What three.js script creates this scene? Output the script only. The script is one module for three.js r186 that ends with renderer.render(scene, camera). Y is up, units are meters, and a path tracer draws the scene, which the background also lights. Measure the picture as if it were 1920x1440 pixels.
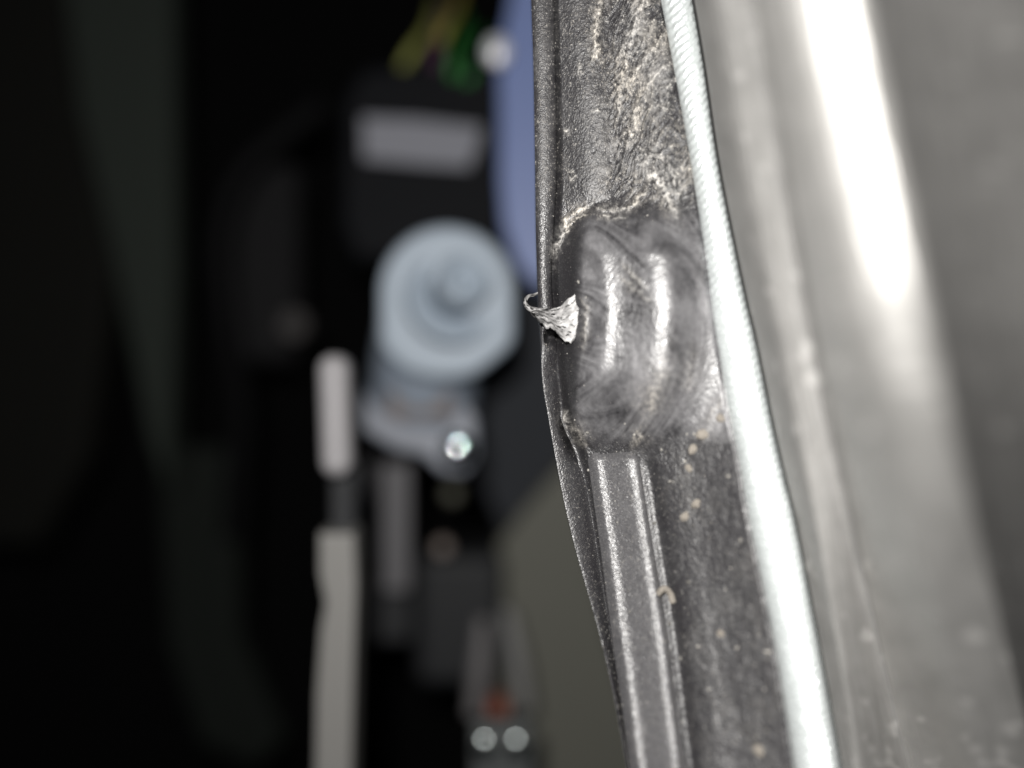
import * as THREE from 'three';
import { ImprovedNoise } from 'three/addons/math/ImprovedNoise.js';
import { RoundedBoxGeometry } from 'three/addons/geometries/RoundedBoxGeometry.js';
import { mergeGeometries } from 'three/addons/utils/BufferGeometryUtils.js';

// ---------------------------------------------------------------- camera, light, exposure
const scene = new THREE.Scene();
const FOV = 45, TAN = Math.tan(THREE.MathUtils.degToRad(FOV / 2));
const camera = new THREE.PerspectiveCamera(FOV, 4 / 3, 0.004, 5);
camera.position.set(0, 0, 0);
camera.lookAt(0, 0, -1);
camera.focus = 0.0796;                                    // on the left edge of the moulding
camera.userData.fStop = 6.3;                              // a pupil of about five millimetres
scene.background = new THREE.Color(0.006, 0.0075, 0.011); // the dark of the bay, with a trace of cool daylight
const renderer = new THREE.WebGLRenderer();
renderer.toneMapping = THREE.LinearToneMapping;
renderer.toneMappingExposure = 1;
renderer.shadowMap.enabled = true;

const flash = new THREE.PointLight(new THREE.Color(1.0, 0.975, 0.94), 0.072); // the phone's torch, beside the lens
flash.name = 'phone_torch';
flash.position.set(-0.007, 0.016, 0.004);
flash.shadow.radius = 0.1;
flash.castShadow = true;
scene.add(flash);

// ---------------------------------------------------------------- helpers
const P = (px, py, d) => new THREE.Vector3((px - 960) / 720 * TAN * d, (720 - py) / 720 * TAN * d, -d).multiplyScalar(0.001); // d in mm
const mmPx = (d) => TAN * d / 720;                        // mm that one step of the layout grid spans at depth d
let seed = 20240517;
const rnd = () => { seed = (seed + 0x6d2b79f5) | 0; let t = Math.imul(seed ^ (seed >>> 15), 1 | seed); t = (t + Math.imul(t ^ (t >>> 7), 61 | t)) ^ t; return ((t ^ (t >>> 14)) >>> 0) / 4294967296; };
const per = new ImprovedNoise();
const N = (x, y, z = 0.37) => per.noise(x, y, z);
function fbm(x, y, oct = 4, z = 0.37) { let a = 0.5, s = 0; for (let i = 0; i < oct; i++) { s += a * N(x, y, z + i * 7.1); x *= 2.03; y *= 2.03; a *= 0.5; } return s; }
const clamp = (x, a = 0, b = 1) => Math.min(b, Math.max(a, x));
const ss = (a, b, x) => { const t = clamp((x - a) / (b - a)); return t * t * (3 - 2 * t); };
const mix = (a, b, t) => a + (b - a) * t;
const gauss = (x, w) => Math.exp(-x * x / (w * w));
function curve(pts) {                                     // smooth function through [t, value] pairs
  const n = pts.length, m = pts.map((p, i) => { const a = pts[Math.max(0, i - 1)], b = pts[Math.min(n - 1, i + 1)]; return (b[1] - a[1]) / (b[0] - a[0]); });
  return (t) => {
    if (t <= pts[0][0]) return pts[0][1] + m[0] * (t - pts[0][0]);
    if (t >= pts[n - 1][0]) return pts[n - 1][1] + m[n - 1] * (t - pts[n - 1][0]);
    let i = 0; while (t > pts[i + 1][0]) i++;
    const h = pts[i + 1][0] - pts[i][0], u = (t - pts[i][0]) / h, u2 = u * u, u3 = u2 * u;
    return (2 * u3 - 3 * u2 + 1) * pts[i][1] + (u3 - 2 * u2 + u) * h * m[i] + (3 * u2 - 2 * u3) * pts[i + 1][1] + (u3 - u2) * h * m[i + 1];
  };
}
function nearLine(pts, reach) {                           // distance to a polyline and how far along it, within reach
  let x0 = 1e9, x1 = -1e9, y0 = 1e9, y1 = -1e9;
  for (const [x, y] of pts) { x0 = Math.min(x0, x); x1 = Math.max(x1, x); y0 = Math.min(y0, y); y1 = Math.max(y1, y); }
  return (x, y) => {
    if (x < x0 - reach || x > x1 + reach || y < y0 - reach || y > y1 + reach) return null;
    let best = 1e9, along = 0;
    for (let i = 0; i + 1 < pts.length; i++) {
      const [ax, ay] = pts[i], bx = pts[i + 1][0] - ax, by = pts[i + 1][1] - ay, t = clamp(((x - ax) * bx + (y - ay) * by) / (bx * bx + by * by));
      const d = Math.hypot(x - ax - bx * t, y - ay - by * t);
      if (d < best) { best = d; along = (i + t) / (pts.length - 1); }
    }
    return best < reach ? [best, along] : null;
  };
}
const used = {};
const numbered = (name) => { const n = used[name] = (used[name] ?? -1) + 1; return n ? `${name}_${String(n).padStart(3, '0')}` : name; };
function tag(o, label, category, extra = {}) { o.userData.label = label; if (category) o.userData.category = category; Object.assign(o.userData, extra); return o; }
function thing(name, label, category, at, extra) {
  const g = new THREE.Group(); g.name = numbered(name); if (at) g.position.copy(at); scene.add(g);
  return tag(g, label, category, extra);
}
function part(parent, name, geometry, material, at) {
  const m = new THREE.Mesh(geometry, material); m.name = parent === scene ? numbered(name) : name; m.castShadow = m.receiveShadow = true;
  if (at) m.position.copy(at);
  parent.add(m); return m;
}
function sheet(nu, nv, f, flip = false) {                 // f(u, v) -> [Vector3, uvx, uvy]
  const pos = new Float32Array((nu + 1) * (nv + 1) * 3), uv = new Float32Array((nu + 1) * (nv + 1) * 2), idx = [];
  for (let j = 0, k = 0; j <= nv; j++) for (let i = 0; i <= nu; i++, k++) {
    const [p, a, b] = f(i / nu, j / nv); pos.set([p.x, p.y, p.z], k * 3); uv.set([a ?? i / nu, b ?? j / nv], k * 2);
    if (i < nu && j < nv) { const q = k + nu + 1; flip ? idx.push(k, k + 1, q, k + 1, q + 1, q) : idx.push(k, q, k + 1, k + 1, q, q + 1); }
  }
  const g = new THREE.BufferGeometry();
  g.setAttribute('position', new THREE.BufferAttribute(pos, 3)); g.setAttribute('uv', new THREE.BufferAttribute(uv, 2)); g.setIndex(idx); g.computeVertexNormals();
  return g;
}
// a moulding: front sheet f(u, v) -> [px, py, depth]; sides and back at depth back(v)
function slab(nu, nv, f, back) {
  const front = sheet(nu, nv, (u, v) => { const [x, y, d] = f(u, v); return [P(x, y, d), u, v]; });
  const bn = Math.min(nv, 120), side = (u0, flip) => sheet(3, bn, (s, v) => { const [x, y, d] = f(u0, v); const b = back(v); const p = P(x, y, d); p.multiplyScalar(mix(1, b / d, s)); return [p, u0, v]; }, flip);
  const rear = sheet(6, bn, (u, v) => { const [x, y] = f(u, v); return [P(x, y, back(v)), u, v]; }, true);
  return mergeGeometries([front, side(0, true), side(1, false), rear]);
}
function tex(w, h, f, srgb = false) {                     // f(u, v) -> [r, g, b] in 0..1 (sRGB when srgb)
  const data = new Uint8Array(w * h * 4);
  for (let j = 0; j < h; j++) for (let i = 0; i < w; i++) {
    const c = f((i + 0.5) / w, (j + 0.5) / h), k = (j * w + i) * 4;
    for (let n = 0; n < 3; n++) data[k + n] = clamp(c[n]) * 255;
    data[k + 3] = 255;
  }
  const t = new THREE.DataTexture(data, w, h); t.magFilter = t.minFilter = THREE.LinearFilter; if (srgb) t.colorSpace = THREE.SRGBColorSpace;
  t.wrapS = t.wrapT = THREE.ClampToEdgeWrapping; t.needsUpdate = true; return t;
}
const toS = (c) => (c <= 0.0031308 ? c * 12.92 : 1.055 * Math.pow(c, 1 / 2.4) - 0.055);
function grain(size, scale, seedZ) { const t = tex(size, size, (u, v) => { const n = 0.5 + fbm(u * scale, v * scale, 5, seedZ); return [n, n, n]; }); t.wrapS = t.wrapT = THREE.RepeatWrapping; return t; }
const grainTex = grain(256, 24, 3.3);
function mat(r, g, b, roughness = 0.5, o = {}) {
  const m = new THREE.MeshPhysicalMaterial({ roughness, bumpMap: grainTex, bumpScale: 0.00008, ...o }); m.color.setRGB(r, g, b); return m;
}
const dust = [0.43, 0.4, 0.355];

// ---------------------------------------------------------------- the moulding's outline (layout grid of 1920 by 1440)
const Lx = curve([[-120, 993], [0, 996], [120, 1000], [300, 1003], [450, 1005], [560, 1009], [640, 1014], [720, 1018], [780, 1028], [860, 1042], [950, 1060], [1040, 1082], [1130, 1108], [1220, 1132], [1320, 1154], [1440, 1176], [1560, 1198]]);
const Ix = curve([[-120, 1034], [0, 1036], [200, 1040], [330, 1041], [420, 1036], [520, 1031], [640, 1040], [760, 1052], [800, 1062], [850, 1084], [930, 1103], [1050, 1122], [1180, 1142], [1300, 1161], [1440, 1184], [1560, 1204]]);
const Rx = curve([[-120, 1214], [0, 1240], [130, 1265], [250, 1287], [370, 1307], [480, 1324], [600, 1340], [680, 1353], [770, 1367], [860, 1386], [980, 1407], [1090, 1430], [1200, 1452], [1320, 1472], [1440, 1490], [1560, 1507]]);
const Cx = curve([[-120, 1272], [0, 1296], [130, 1318], [250, 1335], [340, 1350], [440, 1370], [560, 1395], [640, 1414], [780, 1442], [880, 1464], [980, 1488], [1130, 1517], [1230, 1536], [1340, 1556], [1440, 1574], [1560, 1596]]);
const dL = curve([[-120, 80.6], [400, 80.2], [700, 80.0], [900, 79.2], [1100, 77.4], [1300, 75], [1440, 73], [1560, 71.2]]);
const dR = curve([[-120, 79.6], [0, 78.5], [200, 76.8], [700, 74.2], [1100, 71.2], [1440, 68], [1560, 66.8]]);
const Y0 = -120, Y1 = 1560, yOf = (v) => Y0 + v * (Y1 - Y0);

// raised dusty creases of the upper half: [polyline, width, height mm, dust]
const creases = [
  [[[1222, -40], [1196, 30], [1178, 90], [1166, 150], [1158, 200], [1152, 260]], 6, 0.16, 0.75],
  [[[1252, 50], [1226, 90], [1200, 128], [1182, 160], [1172, 196]], 6, 0.2, 0.7],
  [[[1262, 112], [1240, 128], [1214, 158], [1196, 190], [1186, 224]], 5, 0.13, 0.55],
  [[[1150, -30], [1122, 20], [1116, 66], [1118, 100], [1106, 122]], 6, 0.14, 0.9],
  [[[1204, 20], [1180, 60], [1160, 110], [1150, 170]], 4, 0.09, 0.5],
  [[[1196, 178], [1190, 220], [1184, 250], [1170, 286]], 8, 0.2, 0.85],
  [[[1188, 250], [1204, 284], [1236, 294], [1260, 316], [1270, 352], [1276, 392]], 5, 0.16, 0.5],
  [[[1216, 300], [1226, 326], [1240, 350], [1256, 384], [1274, 420]], 9, 0.2, 0.9],
  [[[1222, 322], [1224, 344]], 9, 0.1, 1.5],
  [[[1036, 500], [1042, 462], [1054, 432], [1072, 404], [1094, 390], [1116, 384]], 6, 0.16, 1.2],
  [[[1038, 480], [1052, 446], [1070, 418], [1088, 406], [1106, 404]], 3, 0.08, 0.9],
  [[[1100, 388], [1130, 392], [1164, 392], [1188, 384], [1204, 366], [1220, 344]], 5, 0.12, 0.8],
  [[[1108, 402], [1140, 408], [1172, 404]], 4, 0.06, 0.7],
  [[[1200, 18], [1206, 2], [1220, -20]], 5, 0.1, 0.7],
  [[[1232, 196], [1244, 202], [1252, 198]], 4, 0.06, 0.7],
  [[[1110, 208], [1122, 204], [1128, 208]], 3, 0.03, 0.7],
  [[[1236, 170], [1250, 158], [1258, 150]], 4, 0.06, 0.6],
  [[[1062, 320], [1072, 324], [1078, 332], [1070, 338], [1062, 332]], 2.2, 0.02, 0.8],
  [[[1056, 246], [1072, 246]], 2.6, 0.03, 1.0],
  [[[1090, 112], [1082, 136], [1096, 130]], 3, 0.04, 0.5],
  [[[1162, 490], [1190, 520], [1220, 552]], 5, 0.04, 0.35], [[[1150, 510], [1196, 548], [1232, 566]], 5, 0.02, 0.3],
  [[[1066, 766], [1060, 774], [1060, 786], [1074, 792]], 4, 0.09, 0.8],
  [[[1052, 792], [1072, 800], [1090, 822], [1100, 840]], 10, 0.12, 0.45],
  [[[1250, 650], [1240, 700], [1222, 750], [1210, 790]], 17, 0.03, 0.5],
  [[[1300, 640], [1296, 690], [1280, 740]], 14, 0.0, 0.22],
  [[[1090, 560], [1100, 580], [1098, 610], [1092, 660]], 5, 0.06, 0.5],
  [[[1190, 812], [1206, 820]], 14, 0.1, 0.7],
  [[[1355, 742], [1340, 770], [1322, 810], [1310, 830]], 10, 0.05, 0.28],
  [[[1298, 700], [1290, 740]], 12, 0, 0.2],
].map(([p, w, h, d]) => ({ near: nearLine(p, w * 3.2), w, h, d }));
function crease(x, y) {
  let h = 0, d = 0;
  const wx = x + 7 * N(x * 0.05, y * 0.05, 9.1) + 4 * N(x * 0.13, y * 0.13, 2.1), wy = y + 7 * N(x * 0.05, y * 0.05, 5.7) + 4 * N(x * 0.13, y * 0.13, 6.4);
  for (const c of creases) {
    const at = c.near(wx, wy); if (!at) continue;
    const fade = ss(0, 0.3, at[1]) * ss(0, 0.3, 1 - at[1]) * 0.85 + 0.15, k = gauss(at[0], c.w) * fade;
    h += c.h * k; d = Math.max(d, c.d * (0.62 * gauss(at[0], c.w * 0.55) + 0.3 * gauss(at[0], c.w * 1.9)) * fade);
  }
  return [h, d];
}
// the swelling in the middle
const bulgeL = curve([[372, 1130], [385, 1104], [400, 1078], [430, 1058], [500, 1040], [560, 1036], [640, 1044], [720, 1050], [790, 1062], [820, 1082], [845, 1112]]);
const bulgeT = curve([[372, 1160], [400, 1112], [430, 1098], [500, 1094], [600, 1093], [700, 1088], [770, 1082], [820, 1100], [845, 1120]]);
const bead1 = curve([[420, 1130], [520, 1142], [600, 1146], [680, 1138], [780, 1116]]);
const bead2 = curve([[420, 1236], [520, 1244], [600, 1248], [680, 1238], [780, 1206]]);
// how far the swelling's face comes forward, from the slope across it
const slope = curve([[1080, -0.4], [1096, -0.55], [1126, -0.6], [1147, -0.19], [1162, -0.34], [1195, -0.46], [1222, -0.4], [1248, -0.14], [1268, 0.12], [1292, 0.06], [1320, -0.3], [1360, -0.4]]);
const faceTable = new Float32Array(320); for (let i = 1; i < 320; i++) faceTable[i] = faceTable[i - 1] + slope(1060 + i) * 0.0455;
const faceAt = (q) => { const t = clamp(q - 1060, 0, 318.9), i = Math.floor(t); return mix(faceTable[i], faceTable[i + 1], t - i); };
function bulge(x, y, base) {                               // height over the depth that the flat strip would have
  const win = ss(364, 480, y) * (1 - ss(690, 856, y));
  if (win <= 0) return 0;
  const q = x - (bead1(y) - 1146), k = win * ss(bulgeL(y), bulgeT(y), x) * (1 - ss(1262, 1375, q));
  const t = clamp((y - 400) / 430), d = 77.9 + faceAt(q) - 1.0 * Math.sin(Math.PI * t) + 0.35;
  return k * (base - d);
}
// lower half: the body dips beside the rib
const ribL = curve([[820, 1096], [860, 1102], [1000, 1122], [1180, 1146], [1300, 1163], [1440, 1182], [1560, 1203]]);
const ribR = curve([[820, 1192], [860, 1200], [1000, 1222], [1200, 1254], [1300, 1266], [1440, 1284], [1560, 1302]]);
function bodyHeight(x, y, base) {
  const s = (x - Ix(y)) / (Rx(y) - Ix(y)), [ch] = crease(x, y), up = 1 - ss(340, 420, y), low = ss(830, 900, y);
  let h = bulge(x, y, base) + ch;
  h += up * (0.5 * gauss(x - (1080 + 0.06 * y), 40) - 0.22 * gauss(x - (1136 + 0.05 * y), 14) + 0.32 * gauss(x - (1200 + 0.14 * y), 36) - 0.18 * gauss(x - (1253 + 0.09 * y), 12));
  h += up * ss(1090, 1170, x) * (0.16 * strands(x, y) - 0.04);
  h += up * 0.22 * fbm(x * 0.012 + y * 0.006, y * 0.008, 3, 4.4) * ss(1100, 1160, x);
  h += low * (0.1 * gauss(x - (ribR(y) + 60), 30) - 0.3 * gauss(x - (ribR(y) + 14), 12));
  h -= 1.6 * gauss(x - 1036, 20) * gauss(y - 634, 12);                    // hole under the torn flap
  h -= 0.9 * (1 - ss(0, 0.06, s)) + 0.15 * ss(0.97, 1, s);
  h += 0.05 * fbm(x * 0.05, y * 0.035, 3, 1.2) + 0.018 * N(x * 0.31, y * 0.23, 2.2) * (1 + 0.8 * up);
  return h;
}
const bodyXY = (u, v) => { const y = yOf(v); return [mix(Ix(y) - 5, Rx(y) + 4, u), y]; };
const bodyAt = (u, v) => { const [x, y] = bodyXY(u, v); const base = mix(dL(y), dR(y), Math.pow(clamp(u), 1.15)); return [x, y, base - bodyHeight(x, y, base)]; };

const ridged = (a, b, z) => { const n = 1 - 2.6 * Math.abs(N(a, b, z)); return n > 0 ? n * n : 0; };
function strands(x, y) {                                   // fine dusty filaments drawn along the folds of the upper half
  const a = x * 0.9 + y * 0.42, b = -x * 0.42 + y * 0.9, w = 6 * N(x * 0.02, y * 0.014, 7.9);
  return ridged((a + w * 3) * 0.05, b * 0.011, 1.3) * 0.7 + ridged((a + w * 4) * 0.11, b * 0.022, 5.3) * 0.5;
}
function rubberLook(x, y) {                                // [dust cover, film cover, roughness, bump]
  const up = 1 - ss(330, 400, y), inBulge = ss(385, 430, y) * (1 - ss(800, 840, y)) * ss(bulgeT(y) - 22, bulgeT(y) + 14, x), low = ss(820, 900, y);
  const wall = ss(400, 440, y) * (1 - ss(770, 800, y)) * ss(bulgeL(y) - 4, bulgeL(y) + 6, x) * (1 - ss(bulgeT(y) - 22, bulgeT(y) + 14, x));
  const [, cd] = crease(x, y), f1 = fbm(x * 0.02, y * 0.012, 4, 8.8), f2 = fbm(x * 0.11, y * 0.09, 4, 6.1);
  const speck = fbm(x * 0.34, y * 0.34, 2, 11.3), fine = N(x * 0.71, y * 0.71, 15.5), fold = ss(1080, 1190, x);
  let d = cd * clamp(0.55 + 1.5 * f2 + 1.1 * speck, 0.05, 1.3);
  d += up * fold * strands(x, y) * clamp(0.22 + 0.9 * f1 + 0.7 * f2 + 0.5 * speck) * 0.66;
  d += up * clamp(0.05 + 0.28 * f1 + 0.35 * f2) * (0.25 + 0.9 * fold) * 0.5;
  d += ss(0.2, 0.42, speck + 0.3 * f2 + 0.12 * fine) * (up * (0.45 + 0.3 * fold) + low * 0.12 + 0.2 * (1 - inBulge)) * (1 - 0.6 * wall) * 0.6;
  // smeared film with slanting wipe marks on the swelling
  const turn = 0.6 + 0.012 * (y - 600) * 0.35, ca = Math.cos(turn), sa = Math.sin(turn), a = (x - 1180) * ca + (y - 600) * sa, b = -(x - 1180) * sa + (y - 600) * ca, wipe = fbm(a * 0.01 + 2, b * 0.045 + 5 * N(a * 0.01, b * 0.01, 8.1), 4, 2.9), cloud = fbm(x * 0.013, y * 0.011, 3, 7.7);
  let film = inBulge * clamp(0.42 + 0.75 * wipe + 0.95 * cloud + 0.3 * f2) + (1 - inBulge) * clamp(0.02 + 0.5 * f1 + 0.2 * f2) * (0.5 + 0.5 * up * fold - 0.35 * low) * (1 - 0.9 * wall);
  film *= 1 - 0.7 * gauss(x - 1262, 26) * gauss(y - 470, 14);
  d += low * ss(ribR(y), ribR(y) + 40, x) * clamp(0.06 + 1.2 * f1 + 0.2 * f2) * 0.06;
  const smooth = low * ss(ribR(y) - 6, ribR(y) + 20, x), bump = 0.5 + (0.45 * speck + 0.3 * fine + 0.25 * f2) * (1 - 0.8 * inBulge) * (1 - 0.6 * smooth);
  return [clamp(d), clamp(film), clamp(0.4 + 0.3 * d + 0.16 * f2 + 0.1 * up - 0.03 * inBulge), bump];
}
function rubberMaps(w, h, xy, coat = 0) {                  // coat: an even grey bloom over the rubber
  const rough = new Uint8Array(w * h), bumps = new Uint8Array(w * h); let k = 0;
  const map = tex(w, h, (u, v) => {
    const [x, y] = xy(u, v), [d, f0, r, b0] = rubberLook(x, y), f = clamp(f0 + coat * (1 + 0.5 * fbm(x * 0.06, y * 0.03, 3, 3.6) + 0.6 * N(x * 0.3, y * 0.3, 1.9))), b = coat ? mix(0.5, b0, 0.8) : b0;
    rough[k] = clamp(r) * 255; bumps[k++] = clamp(b) * 255;
    const warm = 0.5 + 0.5 * clamp(0.5 + 2 * N(x * 0.013, y * 0.011, 3.1));
    return [0, 1, 2].map((c) => toS(mix(mix([0.017, 0.0165, 0.018][c], [0.135, 0.133, 0.138][c], f), mix(0.4, dust[c], warm), d)));
  }, true);
  k = 0; const roughnessMap = tex(w, h, () => { const q = rough[k++] / 255; return [q, q, q]; });
  k = 0; const bumpMap = tex(w, h, () => { const q = bumps[k++] / 255; return [q, q, q]; });
  return { map, roughnessMap, bumpMap };
}
const rubberBody = new THREE.MeshPhysicalMaterial({ roughness: 1, bumpScale: 0.00005, ...rubberMaps(560, 2048, bodyXY) });

// ---------------------------------------------------------------- black rubber moulding
const seal = thing('rubber_moulding', 'torn and dusty black rubber moulding running down the middle with a swollen bulge', 'moulding', P(1150, 720, 82));
const inSeal = (g) => g.translate(-seal.position.x, -seal.position.y, -seal.position.z);
part(seal, 'seal_face', inSeal(slab(280, 1000, bodyAt, (v) => 86)), rubberBody);

// the rounded lip along the left edge
const lipXY = (u, v) => { const y = yOf(v); return [mix(Lx(y), Ix(y) + 3, u), y]; };
function lipAt(u, v) {
  const [x, y] = lipXY(u, v), a = (u - 0.45) * 2, torn = gauss(y - 632, 10) * ss(0.15, 0.5, u), gap = gauss(y - 822, 34) * ss(0.35, 1, u);
  const low = ss(600, 700, y);
  let h = mix(0.75, 0.45, low) * Math.sqrt(Math.max(0, 1 - a * a * 0.8)) - 0.35 - 0.95 * low * (u - 0.25);
  h += 0.03 * fbm(x * 0.09, y * 0.05, 3, 5.5) + 0.012 * N(x * 0.4, y * 0.3, 3.3);
  h -= 1.7 * torn + 2.6 * gap;
  return [x, y, dL(y) + 0.1 - h];
}
const lipMaps = rubberMaps(72, 2048, lipXY);
const rubberLip = new THREE.MeshPhysicalMaterial({ roughness: 0.95, bumpScale: 0.00006, ...lipMaps });
part(seal, 'lip', inSeal(slab(36, 1000, lipAt, (v) => 85)), rubberLip);

// the raised rib of the lower half, with two rounded edges
const RY0 = 832, ribXY = (u, v) => { const y = mix(RY0, Y1, v); return [mix(ribL(y), ribR(y), u), y]; };
const ribSlope = curve([[0, -1.6], [0.08, -1.2], [0.16, -0.5], [0.2, -0.18], [0.24, -0.16], [0.29, -0.34], [0.36, -0.56], [0.5, -0.6], [0.66, -0.58], [0.76, -0.45], [0.81, -0.22], [0.87, -0.14], [0.91, 0.3], [0.96, 1.2], [1, 1.8]]);
const ribTable = new Float32Array(402); for (let i = 1; i < 402; i++) ribTable[i] = ribTable[i - 1] + ribSlope(i / 400) * 4.0 / 400;
function ribAt(u, v) {
  const [x, y] = ribXY(u, v), end = ss(0, 0.045, v), i = Math.floor(u * 400), across = mix(ribTable[i], ribTable[i + 1], u * 400 - i);
  const d = mix(dL(y), dR(y), 0.08) + 0.25 + across + 0.9 * (1 - end) - 0.035 * fbm(x * 0.05, y * 0.05, 3, 8.2) - 0.011 * N(x * 0.3, y * 0.3, 6.2);
  return [x, y, d];
}
const ribLook = rubberMaps(200, 1400, ribXY, 0.28);
const rubberRib = new THREE.MeshPhysicalMaterial({ roughness: 0.78, bumpScale: 0.00006, ...ribLook }); rubberRib.color.setRGB(1.2, 1.2, 1.19);
part(seal, 'rib', inSeal(slab(110, 620, ribAt, (v) => 84)), rubberRib);

// the torn flap curling off the left edge
const flapTop = curve([[0, 550], [0.12, 556], [0.25, 563], [0.38, 575], [0.6, 579], [0.8, 578], [1, 580]]);
const flapLow = curve([[0, 632], [0.1, 640], [0.2, 642], [0.36, 632], [0.47, 622], [0.66, 614], [0.79, 605], [0.9, 596], [1, 588]]);
function flapAt(u, v, back) {
  const rag = 5 * N(u * 9, v * 2.2, 1.7) + 2 * N(u * 22, v * 5, 4.7), x = mix(1084, 996, u) + 3 * N(v * 6, u * 3, 2.5), y = mix(flapTop(u) + rag * 0.4, flapLow(u) + rag, v);
  const d = 77.6 + 1.7 * u * u - 0.5 * Math.sin(v * 3) + 0.3 * fbm(u * 4, v * 4, 2, 2.1) + 0.03 * N(u * 20, v * 16, 7.7) + (back ? 0.22 : 0);
  return [P(x, y, d), u, v];
}
const flapTex = tex(128, 128, (u, v) => { const k = 0.17 + 0.4 * fbm(u * 7, v * 6, 4, 5.2) - 0.35 * ss(0.12, 0.3, fbm(u * 9, v * 18, 3, 9.4)) + 0.22 * (0.6 - u); return [toS(k), toS(k * 0.985), toS(k * 0.98)]; }, true);
const flapMat = new THREE.MeshPhysicalMaterial({ map: flapTex, roughness: 0.55, bumpMap: flapTex, bumpScale: 0.00005 });
const flap = part(seal, 'torn_flap', inSeal(mergeGeometries([sheet(70, 56, (u, v) => flapAt(u, v, false), true), sheet(70, 56, (u, v) => flapAt(u, v, true), false)])), flapMat);
tag(flap, 'pale ragged flap torn loose and curling off the edge');
const loop = new THREE.CatmullRomCurve3([P(1024, 588, 79), P(1004, 583, 79.1), P(991, 577, 79.3), P(985.5, 569, 79.5), P(986.5, 561, 79.7), P(992, 555, 80), P(1000, 553.5, 80.3), P(1008, 550, 80.6), P(1018, 547, 80.9)]);
rod(seal, 'torn_shred', loop.points, [0.0004, 0.00032, 0.0002, 0.00016, 0.00013, 0.0001], flapMat, 10);

// ---------------------------------------------------------------- bright metal trim strip beside the moulding
function trimAt(u, v) {
  const y = yOf(v), x = mix(Rx(y) - 1, Cx(y) + 1, u), a = (u - 0.5) * 2, d = dR(y) - 0.4 - 1.1 * u;
  return [x, y, d - 1.1 * Math.sqrt(Math.max(0, 1 - a * a * 0.96)) + 0.5 + 0.03 * N(u * 3 + y * 0.03, y * 0.11, 4.2)];
}
const trimBump = tex(96, 2048, (u, v) => { const y = yOf(v), k = 0.5 + 0.3 * Math.sin((y + u * 46) * 0.42 + 2 * N(u * 4, y * 0.03)) + 0.5 * fbm(u * 8, y * 0.08, 3, 1.1); return [k, k, k]; });
const trimMat = new THREE.MeshPhysicalMaterial({ roughness: 0.42, metalness: 0.55, bumpMap: trimBump, bumpScale: 0.00014 }); trimMat.color.setRGB(0.62, 0.66, 0.66);
const trim = part(scene, 'trim_strip', slab(40, 700, trimAt, (v) => 84), trimMat);
tag(trim, 'bright white metal trim strip between black moulding and blurred grey panel', 'trim strip');

// ---------------------------------------------------------------- blurred grey panel on the right, coming towards the lens
const prof = [ // px at y = 0, 720, 1440, and depth
  [[1290, 1424, 1566], [71, 71, 72]], [[1312, 1448, 1590], [66, 68, 70.5]], [[1340, 1470, 1612], [63, 65.4, 70.5]], [[1386, 1506, 1652], [60.6, 64.2, 73]], [[1416, 1540, 1690], [58.8, 63.2, 76]],
  [[1432, 1560, 1718], [55.5, 59, 76]], [[1452, 1594, 1770], [49.5, 52, 74]], [[1482, 1640, 1830], [45.2, 46.8, 69]], [[1538, 1696, 1886], [43.2, 44.8, 69]], [[1610, 1764, 1946], [42.9, 44.6, 70]], [[1686, 1836, 2010], [47, 49.4, 74]], [[1820, 1965, 2140], [51.4, 54.4, 80]], [[2040, 2200, 2400], [55.5, 58.5, 86]],
];
const profX = [0, 1, 2].map((k) => curve(prof.map(([x], i) => [i, x[k]]))), profD = [0, 1, 2].map((k) => curve(prof.map(([, d], i) => [i, d[k]])));
const three = (a, b, c, y) => curve([[0, a], [720, b], [1440, c]])(y);
function panelAt(u, v) {
  const y = mix(-500, 1940, v), t = u * (prof.length - 1);
  const edge = (Cx(y) + 7 - three(prof[0][0][0], prof[0][0][1], prof[0][0][2], y)) * (1 - ss(0, 4, t));
  return [three(profX[0](t), profX[1](t), profX[2](t), y) + edge, y, three(profD[0](t), profD[1](t), profD[2](t), y) + 0.1 * fbm(u * 14, v * 9, 3, 2.6)];
}
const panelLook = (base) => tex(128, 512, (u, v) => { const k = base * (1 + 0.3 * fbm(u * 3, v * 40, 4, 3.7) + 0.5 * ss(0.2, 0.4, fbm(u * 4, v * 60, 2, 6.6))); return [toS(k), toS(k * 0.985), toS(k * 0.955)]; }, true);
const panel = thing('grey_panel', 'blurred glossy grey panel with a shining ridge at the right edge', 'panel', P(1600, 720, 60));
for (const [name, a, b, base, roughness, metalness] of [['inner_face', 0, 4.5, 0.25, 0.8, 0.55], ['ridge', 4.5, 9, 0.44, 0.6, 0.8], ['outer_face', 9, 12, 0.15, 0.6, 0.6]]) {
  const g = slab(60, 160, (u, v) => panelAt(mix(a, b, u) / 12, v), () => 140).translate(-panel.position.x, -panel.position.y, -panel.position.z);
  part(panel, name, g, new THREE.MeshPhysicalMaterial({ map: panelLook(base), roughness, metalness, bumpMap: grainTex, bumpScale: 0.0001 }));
}

// ---------------------------------------------------------------- the bay behind: dark back wall
const wallMat = mat(0.003, 0.003, 0.0032, 0.9, { specularIntensity: 0.2 });
const wall = part(scene, 'back_wall', new THREE.BoxGeometry(0.6, 0.5, 0.006), wallMat, new THREE.Vector3(0, 0, -0.30));
wall.userData.kind = 'structure';

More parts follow.
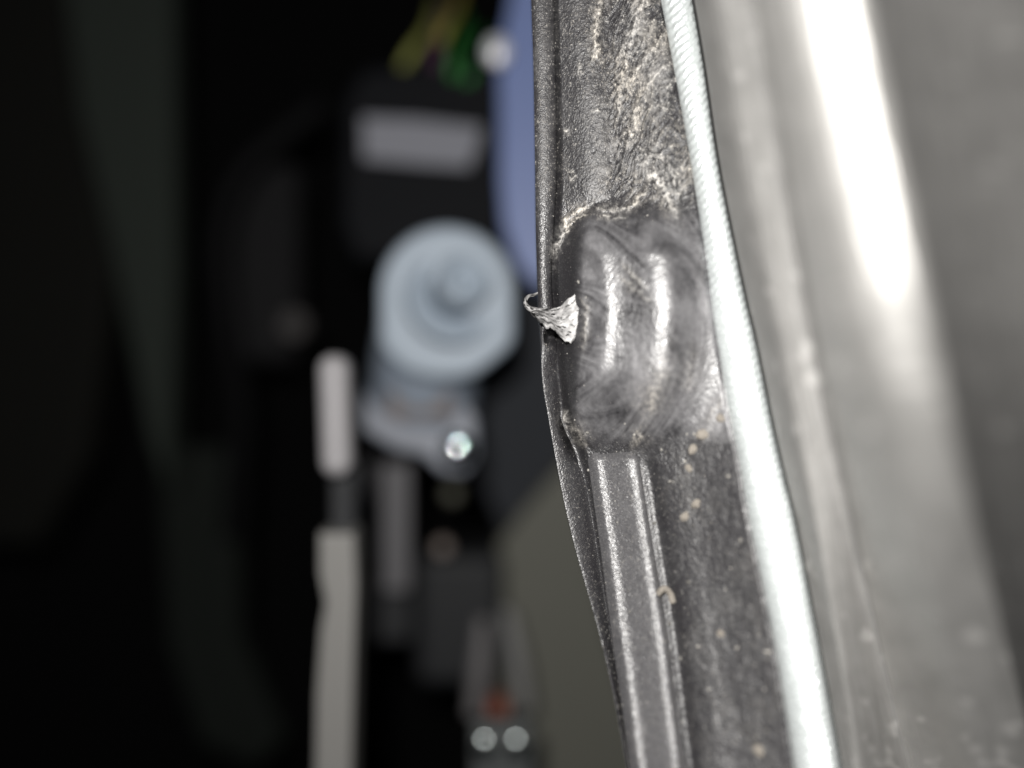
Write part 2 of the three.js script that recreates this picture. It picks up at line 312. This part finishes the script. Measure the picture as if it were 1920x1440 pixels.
// a rounded box whose face spans the layout rectangle x0..x1, y0..y1 at depth d
function block(parent, name, x0, y0, x1, y1, d, deep, m, r = 0.0015, turn = 0) {
  const k = mmPx(d) * 0.001, w = (x1 - x0) * k, h = (y1 - y0) * k, g = new RoundedBoxGeometry(w, h, deep, 4, Math.min(r, w * 0.48, h * 0.48, deep * 0.48));
  const c = P((x0 + x1) / 2, (y0 + y1) / 2, d); c.z -= deep / 2;
  if (parent !== scene) c.sub(parent.position);
  const o = part(parent, name, g, m, c); o.rotation.z = turn; return o;
}
function plate(parent, name, pts, d, deep, m, bevel = 0.0006) { // an extruded outline
  const q = pts.map(([x, y]) => P(x, y, d)), s = new THREE.Shape(q.map((p) => new THREE.Vector2(p.x, p.y)));
  const g = new THREE.ExtrudeGeometry(s, { depth: deep, bevelEnabled: true, bevelSize: bevel, bevelThickness: bevel, bevelSegments: 3, curveSegments: 12 });
  g.translate(0, 0, -d * 0.001 - deep);
  if (parent !== scene) g.translate(-parent.position.x, -parent.position.y, -parent.position.z);
  return part(parent, name, g, m);
}
function rod(parent, name, pts, radii, m, seg = 24) {      // a turned rod along a straight or bent line of points, with its own radii
  const c = new THREE.CatmullRomCurve3(pts), n = 60, rr = curve(radii.map((r, i) => [i / (radii.length - 1), r]));
  const fr = c.computeFrenetFrames(n, false);
  const g = sheet(seg, n, (u, v) => { const i = Math.round(v * n), p = c.getPointAt(v), a = u * Math.PI * 2, r = Math.max(rr(v), 1e-5); return [p.clone().addScaledVector(fr.normals[i], Math.cos(a) * r).addScaledVector(fr.binormals[i], Math.sin(a) * r)]; }, true);
  const cap = (i, f) => { const p = c.getPointAt(i / n), r = Math.max(rr(i / n), 1e-5); return sheet(seg, 1, (u, v) => { const a = u * Math.PI * 2; return [p.clone().addScaledVector(fr.normals[i], Math.cos(a) * r * v).addScaledVector(fr.binormals[i], Math.sin(a) * r * v)]; }, f); };
  const all = mergeGeometries([g, cap(0, true), cap(n, false)]);
  if (parent !== scene) all.translate(-parent.position.x, -parent.position.y, -parent.position.z);
  return part(parent, name, all, m);
}
const blackPlastic = mat(0.004, 0.0045, 0.006, 0.7, { specularIntensity: 0.25 }), darkPlastic = mat(0.02, 0.021, 0.023, 0.6, { specularIntensity: 0.5 }), midPlastic = mat(0.1, 0.098, 0.105, 0.6);
const shiny = mat(0.29, 0.33, 0.34, 0.07, { metalness: 1, bumpScale: 0 });
const dullZinc = mat(0.2, 0.22, 0.22, 0.2, { metalness: 1, bumpScale: 0 });
const zinc = mat(0.62, 0.66, 0.68, 0.28, { metalness: 0.8 });

// grey motor with a round cap
const motor = thing('motor', 'blurred grey blue motor with a round stepped cap behind the moulding', 'motor', P(820, 640, 155));
{
  const castTex = tex(128, 128, (u, v) => { const k = 0.95 + 0.2 * fbm(u * 16, v * 16, 4, 3.9); return [k, k, k]; });
  const cast = mat(0.3, 0.355, 0.42, 0.55, { map: castTex }), castDark = mat(0.19, 0.225, 0.275, 0.55, { map: castTex });
  const k = mmPx(146) * 0.001;
  const lathe = (pts) => new THREE.LatheGeometry(pts.map(([r, h]) => new THREE.Vector2(r * k, h * k)), 72).rotateX(Math.PI / 2);
  const c = P(838, 566, 163).sub(motor.position);
  const rim = []; for (let i = 0; i <= 24; i++) { const a = Math.PI * i / 24; rim.push([838 + 112 * Math.cos(a), 548 - 110 * Math.sin(a)]); }
  rim.push([726, 634], [734, 652], [766, 682], [804, 694], [845, 697], [884, 690], [912, 670], [942, 644], [950, 628]);
  const cap = plate(motor, 'cap', rim, 147, 0.010, cast, 0.0012);
  const tilt = (o) => { o.rotation.set(-0.34, 0.3, 0); return o; };
  tilt(part(cap, 'ring', lathe([[0.01, -16], [90, -16], [90, 2], [86, 8], [78, 8], [74, 2], [71, -5], [0.01, -4]]), cast, P(848, 560, 145.6).sub(motor.position)));
  tilt(part(cap, 'boss', lathe([[0.01, -16], [52, -16], [51, 52], [47, 58], [40, 60], [33, 58], [29, 50], [26, 46], [0.01, 46]]), cast, P(858, 546, 145.4).sub(motor.position)));
  const house = rod(motor, 'housing', [P(830, 560, 158), P(800, 690, 161), P(790, 812, 164)], [0.0095, 0.0094, 0.009], castDark, 40);
  const label = block(motor, 'label', 728, 728, 846, 784, 153.4, 0.0008, mat(0.15, 0.13, 0.125, 0.7), 0.0003); label.rotation.x = -0.12;
  const fl = plate(motor, 'flange', [[684, 742], [690, 800], [740, 832], [800, 846], [830, 876], [868, 880], [886, 850], [884, 790], [872, 760], [840, 812], [760, 806], [706, 776]], 152, 0.004, mat(0.17, 0.185, 0.22, 0.5), 0.0008);
  const bolt = part(motor, 'bolt', new THREE.CylinderGeometry(0.0026, 0.003, 0.003, 6).rotateX(Math.PI / 2), zinc, P(858, 842, 149.6).sub(motor.position));
  part(bolt, 'bolt_dome', new THREE.SphereGeometry(0.0062, 32, 12, 0, Math.PI * 2, 0, 0.42).rotateX(Math.PI / 2), shiny, new THREE.Vector3(0, 0, 0.0016 - 0.0062 * Math.cos(0.42)));
}

// black plug with a pale label and coloured wires
const plug = thing('plug_housing', 'black plug housing with a pale label and coloured wires above the motor', 'plug', P(800, 280, 182));
{
  plate(plug, 'housing', [[664, 200], [690, 150], [880, 128], [915, 136], [930, 175], [936, 300], [930, 420], [900, 470], [680, 470], [660, 420]], 178, 0.02, blackPlastic, 0.002);
  plate(plug, 'label', [[682, 222], [780, 226], [900, 240], [896, 268], [878, 312], [790, 306], [684, 296]], 175.6, 0.0006, mat(0.2, 0.205, 0.235, 0.7), 0.0003);
  for (const [r, g, b, x0, y0, x1, y1, x2, y2] of [[0.3, 0.32, 0.09, 800, 60, 770, 100, 748, 142], [0.32, 0.26, 0.05, 850, 30, 832, 60, 822, 90], [0.1, 0.03, 0.09, 822, 60, 820, 100, 812, 150], [0.04, 0.26, 0.05, 852, 90, 850, 130, 848, 160], [0.03, 0.24, 0.05, 886, 120, 880, 145, 868, 160]])
    rod(plug, 'wire', [P(x0 + 20, y0 - 60, 192), P(x0, y0, 180), P(x1, y1, 176), P(x2, y2, 178)], [0.0007, 0.0009, 0.0009, 0.0009], mat(r * 0.75, g * 0.75, b * 0.7, 0.6), 12);
}

// blue painted bracket seen past the moulding's left edge, with a round fastener
const rail = thing('blue_bracket', 'blurred blue bracket along the moulding above the torn flap', 'bracket', P(980, 250, 160));
plate(rail, 'bracket_face', [[985, -160], [962, 20], [946, 90], [944, 140], [946, 220], [946, 340], [952, 420], [976, 490], [1010, 530], [1100, 530], [1100, -160]], 168, 0.004, mat(0.145, 0.195, 0.39, 0.5), 0.001);
const stud = part(rail, 'stud', new THREE.SphereGeometry(0.0023, 24, 16).scale(1, 1.15, 0.6), mat(0.8, 0.8, 0.85, 0.3, { metalness: 0.3 }), P(932, 96, 164).sub(rail.position));

// pale rod with a sleeve
const pushRod = thing('push_rod', 'pale grey rod with a sleeve and a dark joint left of the motor', 'rod', P(632, 1000, 120));
{
  const pale = mat(0.27, 0.263, 0.272, 0.6), pale2 = mat(0.16, 0.157, 0.15, 0.6);
  block(pushRod, 'sleeve', 594, 664, 653, 896, 120, 0.006, pale, 0.0022, 0.03);
  block(pushRod, 'joint', 616, 876, 666, 1010, 125, 0.006, darkPlastic, 0.001);
  plate(pushRod, 'shaft', [[606, 1006], [658, 1006], [662, 1100], [657, 1250], [648, 1600], [595, 1600], [600, 1300], [608, 1180], [617, 1130], [606, 1075]], 121, 0.006, pale2, 0.0005);
}
// bracket beside the rod
const holder = thing('rod_holder', 'dark grey holder with upright plates right of the pale rod', 'holder', P(720, 1000, 172));
block(holder, 'upright_plate', 716, 868, 768, 1112, 168, 0.004, midPlastic, 0.0008);
block(holder, 'upright_plate', 672, 858, 700, 960, 172, 0.004, midPlastic, 0.0008);
block(holder, 'upright_plate', 676, 964, 704, 1050, 172, 0.004, darkPlastic, 0.0008);
block(holder, 'holder_base', 672, 1096, 772, 1206, 176, 0.006, darkPlastic, 0.001);

// dark pod with two struts, two small bolts
const pod = thing('dark_box', 'dark plastic box with two screws below the motor', 'box', P(860, 1100, 182));
block(pod, 'box_shell', 776, 1040, 946, 1290, 182, 0.02, darkPlastic, 0.003);
part(pod, 'screw', new THREE.SphereGeometry(0.0016, 20, 12), mat(0.24, 0.2, 0.18, 0.4), P(830, 1026, 176).sub(pod.position));
part(pod, 'screw', new THREE.SphereGeometry(0.0018, 20, 12), mat(0.09, 0.09, 0.07, 0.5), P(848, 926, 176).sub(pod.position));
rod(pod, 'strut', [P(906, 1160, 172), P(900, 1250, 171), P(888, 1340, 170)], [0.0013, 0.0019, 0.0016], mat(0.12, 0.115, 0.118, 0.5));
rod(pod, 'strut', [P(950, 1140, 172), P(968, 1230, 171), P(985, 1330, 170)], [0.0013, 0.002, 0.0017], mat(0.14, 0.14, 0.138, 0.5));

// olive panel behind the lower half
const olive = plate(scene, 'olive_panel', [[1300, 700], [1130, 800], [1060, 880], [990, 960], [945, 1020], [936, 1100], [950, 1300], [1000, 1700], [1500, 1700], [1500, 700]], 190, 0.004, mat(0.108, 0.108, 0.09, 0.7), 0.001);
tag(olive, 'dull olive panel behind the lower end of the moulding', 'panel');

const slate = plate(scene, 'slate_panel', [[900, 380], [1120, 380], [1120, 1000], [960, 1010], [910, 900]], 205, 0.004, mat(0.026, 0.029, 0.035, 0.7, { specularIntensity: 0.4 }), 0.001);
tag(slate, 'dark slate panel between the motor and the torn flap', 'panel');

// low fasteners
const clip = thing('bolt_pair', 'two shiny bolt heads side by side at the bottom edge', 'bolts', P(938, 1392, 140));
block(clip, 'bolt_plate', 884, 1356, 1000, 1500, 142, 0.004, mat(0.05, 0.055, 0.056, 0.6), 0.0008);
for (const x of [908, 968]) { const b = part(clip, 'bolt', new THREE.CylinderGeometry(0.0017, 0.0019, 0.002, 6).rotateX(Math.PI / 2), mat(0.16, 0.17, 0.17, 0.5), P(x, 1396, 140).sub(clip.position)); part(b, 'bolt_dome', new THREE.SphereGeometry(0.0034, 32, 12, 0, Math.PI * 2, 0, 0.45).rotateX(Math.PI / 2), dullZinc, new THREE.Vector3(0, 0, 0.0012 - 0.0034 * Math.cos(0.45))); }
const redPlug = part(scene, 'red_plug', new THREE.CylinderGeometry(0.0018, 0.0021, 0.004, 20).rotateX(Math.PI / 2), mat(0.2, 0.055, 0.03, 0.6), P(934, 1326, 168));
tag(redPlug, 'small red plug just above the two shiny bolt heads', 'plug');

// faint dark shapes on the left
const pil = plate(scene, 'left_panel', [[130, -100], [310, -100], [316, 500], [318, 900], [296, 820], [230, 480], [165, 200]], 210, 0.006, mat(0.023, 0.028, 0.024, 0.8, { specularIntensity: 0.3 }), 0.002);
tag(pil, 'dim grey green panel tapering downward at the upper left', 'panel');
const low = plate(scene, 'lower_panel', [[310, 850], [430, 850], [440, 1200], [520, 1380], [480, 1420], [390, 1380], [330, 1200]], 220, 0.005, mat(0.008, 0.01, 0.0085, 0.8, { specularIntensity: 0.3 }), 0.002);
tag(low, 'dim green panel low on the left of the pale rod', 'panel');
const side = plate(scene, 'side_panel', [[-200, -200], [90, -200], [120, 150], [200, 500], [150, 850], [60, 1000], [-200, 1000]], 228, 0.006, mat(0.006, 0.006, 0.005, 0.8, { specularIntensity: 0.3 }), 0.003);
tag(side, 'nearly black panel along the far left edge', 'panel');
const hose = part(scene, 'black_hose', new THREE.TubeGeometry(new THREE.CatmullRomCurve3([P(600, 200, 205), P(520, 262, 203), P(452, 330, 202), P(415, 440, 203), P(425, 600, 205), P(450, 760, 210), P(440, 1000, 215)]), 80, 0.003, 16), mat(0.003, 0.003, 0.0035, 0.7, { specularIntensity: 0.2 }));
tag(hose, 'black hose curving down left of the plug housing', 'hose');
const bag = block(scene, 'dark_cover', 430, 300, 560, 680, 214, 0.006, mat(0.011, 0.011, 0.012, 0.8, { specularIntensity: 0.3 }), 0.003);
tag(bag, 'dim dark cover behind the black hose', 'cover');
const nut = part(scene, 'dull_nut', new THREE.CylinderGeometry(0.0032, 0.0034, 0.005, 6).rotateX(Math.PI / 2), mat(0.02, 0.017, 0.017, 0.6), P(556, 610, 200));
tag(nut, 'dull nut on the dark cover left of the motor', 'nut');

// ---------------------------------------------------------------- crumbs and dust lying on the moulding
const crumbMat = mat(0.2, 0.18, 0.155, 0.9), onFace = (x, y, lift = 0) => { const v = (y - Y0) / (Y1 - Y0), a = Ix(y) - 5, b = Rx(y) + 4, q = bodyAt((x - a) / (b - a), v); return P(q[0], q[1], q[2] - lift); };
const curl = part(scene, 'dirt_curl', new THREE.TubeGeometry(new THREE.CatmullRomCurve3([onFace(1234, 1112, 0.9), onFace(1246, 1104, 0.6), onFace(1256, 1112, 0.3), onFace(1262, 1130, 0.1)]), 30, 0.00027, 10), crumbMat);
tag(curl, 'tan curl of dirt beside the rib at the lower right', 'crumb');
function lump(r, k) { const g = new THREE.IcosahedronGeometry(r, 3), p = g.attributes.position; for (let i = 0; i < p.count; i++) { const x = p.getX(i) / r, y = p.getY(i) / r, z = p.getZ(i) / r, s = 1 + 0.5 * fbm(x * 1.6 + k, y * 1.6, 3, z * 1.6 + k); p.setXYZ(i, p.getX(i) * s, p.getY(i) * s, p.getZ(i) * s * 0.7); } g.computeVertexNormals(); return g; }
const clumps = [[1352, 1188, 0.34, 'oval pale grain alone on the lower right of the moulding'], [1318, 815, 0.5, 'largest pale dirt clump near the trim strip below the bulge'], [1300, 842, 0.42, 'pale dirt clump just below the largest clump'], [1292, 878, 0.36, 'lowest pale clump of the three in a row below the bulge'], [1306, 944, 0.42, 'round pale clump midway down the lower moulding'], [1284, 968, 0.4, 'pale clump at the lower left of the round one'], [1352, 784, 0.4, 'tan clump touching the trim strip beside the bulge'], [1424, 1408, 0.5, 'tan clump near the trim strip at the bottom edge']];
for (const [x, y, r, label] of clumps) { const m = part(scene, 'dirt_clump', lump(r * 0.001, x), crumbMat, onFace(x, y, 0)); m.rotation.z = x; m.scale.set(0.8, 1.15, 0.8); tag(m, label, 'dirt clump'); }

const speckMat = new THREE.MeshStandardMaterial({ roughness: 0.6 }), NS = 5200;
const specks = new THREE.InstancedMesh(new THREE.IcosahedronGeometry(1, 1), speckMat, NS); specks.name = 'dust_grains'; specks.castShadow = specks.receiveShadow = true;
tag(specks, 'fine pale dust grains scattered over the black moulding', 'dust', { kind: 'stuff' });
{
  const M = new THREE.Matrix4(), q = new THREE.Quaternion(), s = new THREE.Vector3(), e = new THREE.Euler(), col = new THREE.Color(); let n = 0;
  while (n < NS) {
    const kind = rnd(), v = rnd(), y = yOf(v); let p;
    if (kind < 0.14) { const q = lipAt(0.15 + 0.8 * rnd(), v); p = P(q[0], q[1], q[2]); }
    else if (kind < 0.24) { const v2 = rnd(), q = ribAt(rnd(), v2); p = P(q[0], q[1], q[2]); }
    else {
      const x = mix(Ix(y), Rx(y), rnd()), inB = ss(400, 440, y) * (1 - ss(790, 830, y)) * ss(bulgeT(y), bulgeT(y) + 20, x);
      if (rnd() < inB * 0.85 || rnd() > 0.45 + 0.9 * fbm(x * 0.02, y * 0.02, 3, 4.9) + 0.3 * (y < 390)) continue;
      p = onFace(x, y);
    }
    const r = 0.000016 + 0.00004 * Math.pow(rnd(), 6) + (rnd() < 0.006 ? 0.00006 : 0) + (y > 760 && kind > 0.24 && rnd() < 0.05 ? 0.00005 + 0.00009 * rnd() : 0);
    e.set(rnd() * 6, rnd() * 6, rnd() * 6); q.setFromEuler(e); s.set(r * (0.7 + 1.6 * rnd() * rnd()), r, r * 0.8); M.compose(p, q, s); specks.setMatrixAt(n, M);
    const k = 0.08 + 0.3 * rnd() * rnd(); col.setRGB(k, k * 0.95, k * 0.87); specks.setColorAt(n, col); n++;
  }
}
scene.add(specks);

renderer.render(scene, camera);
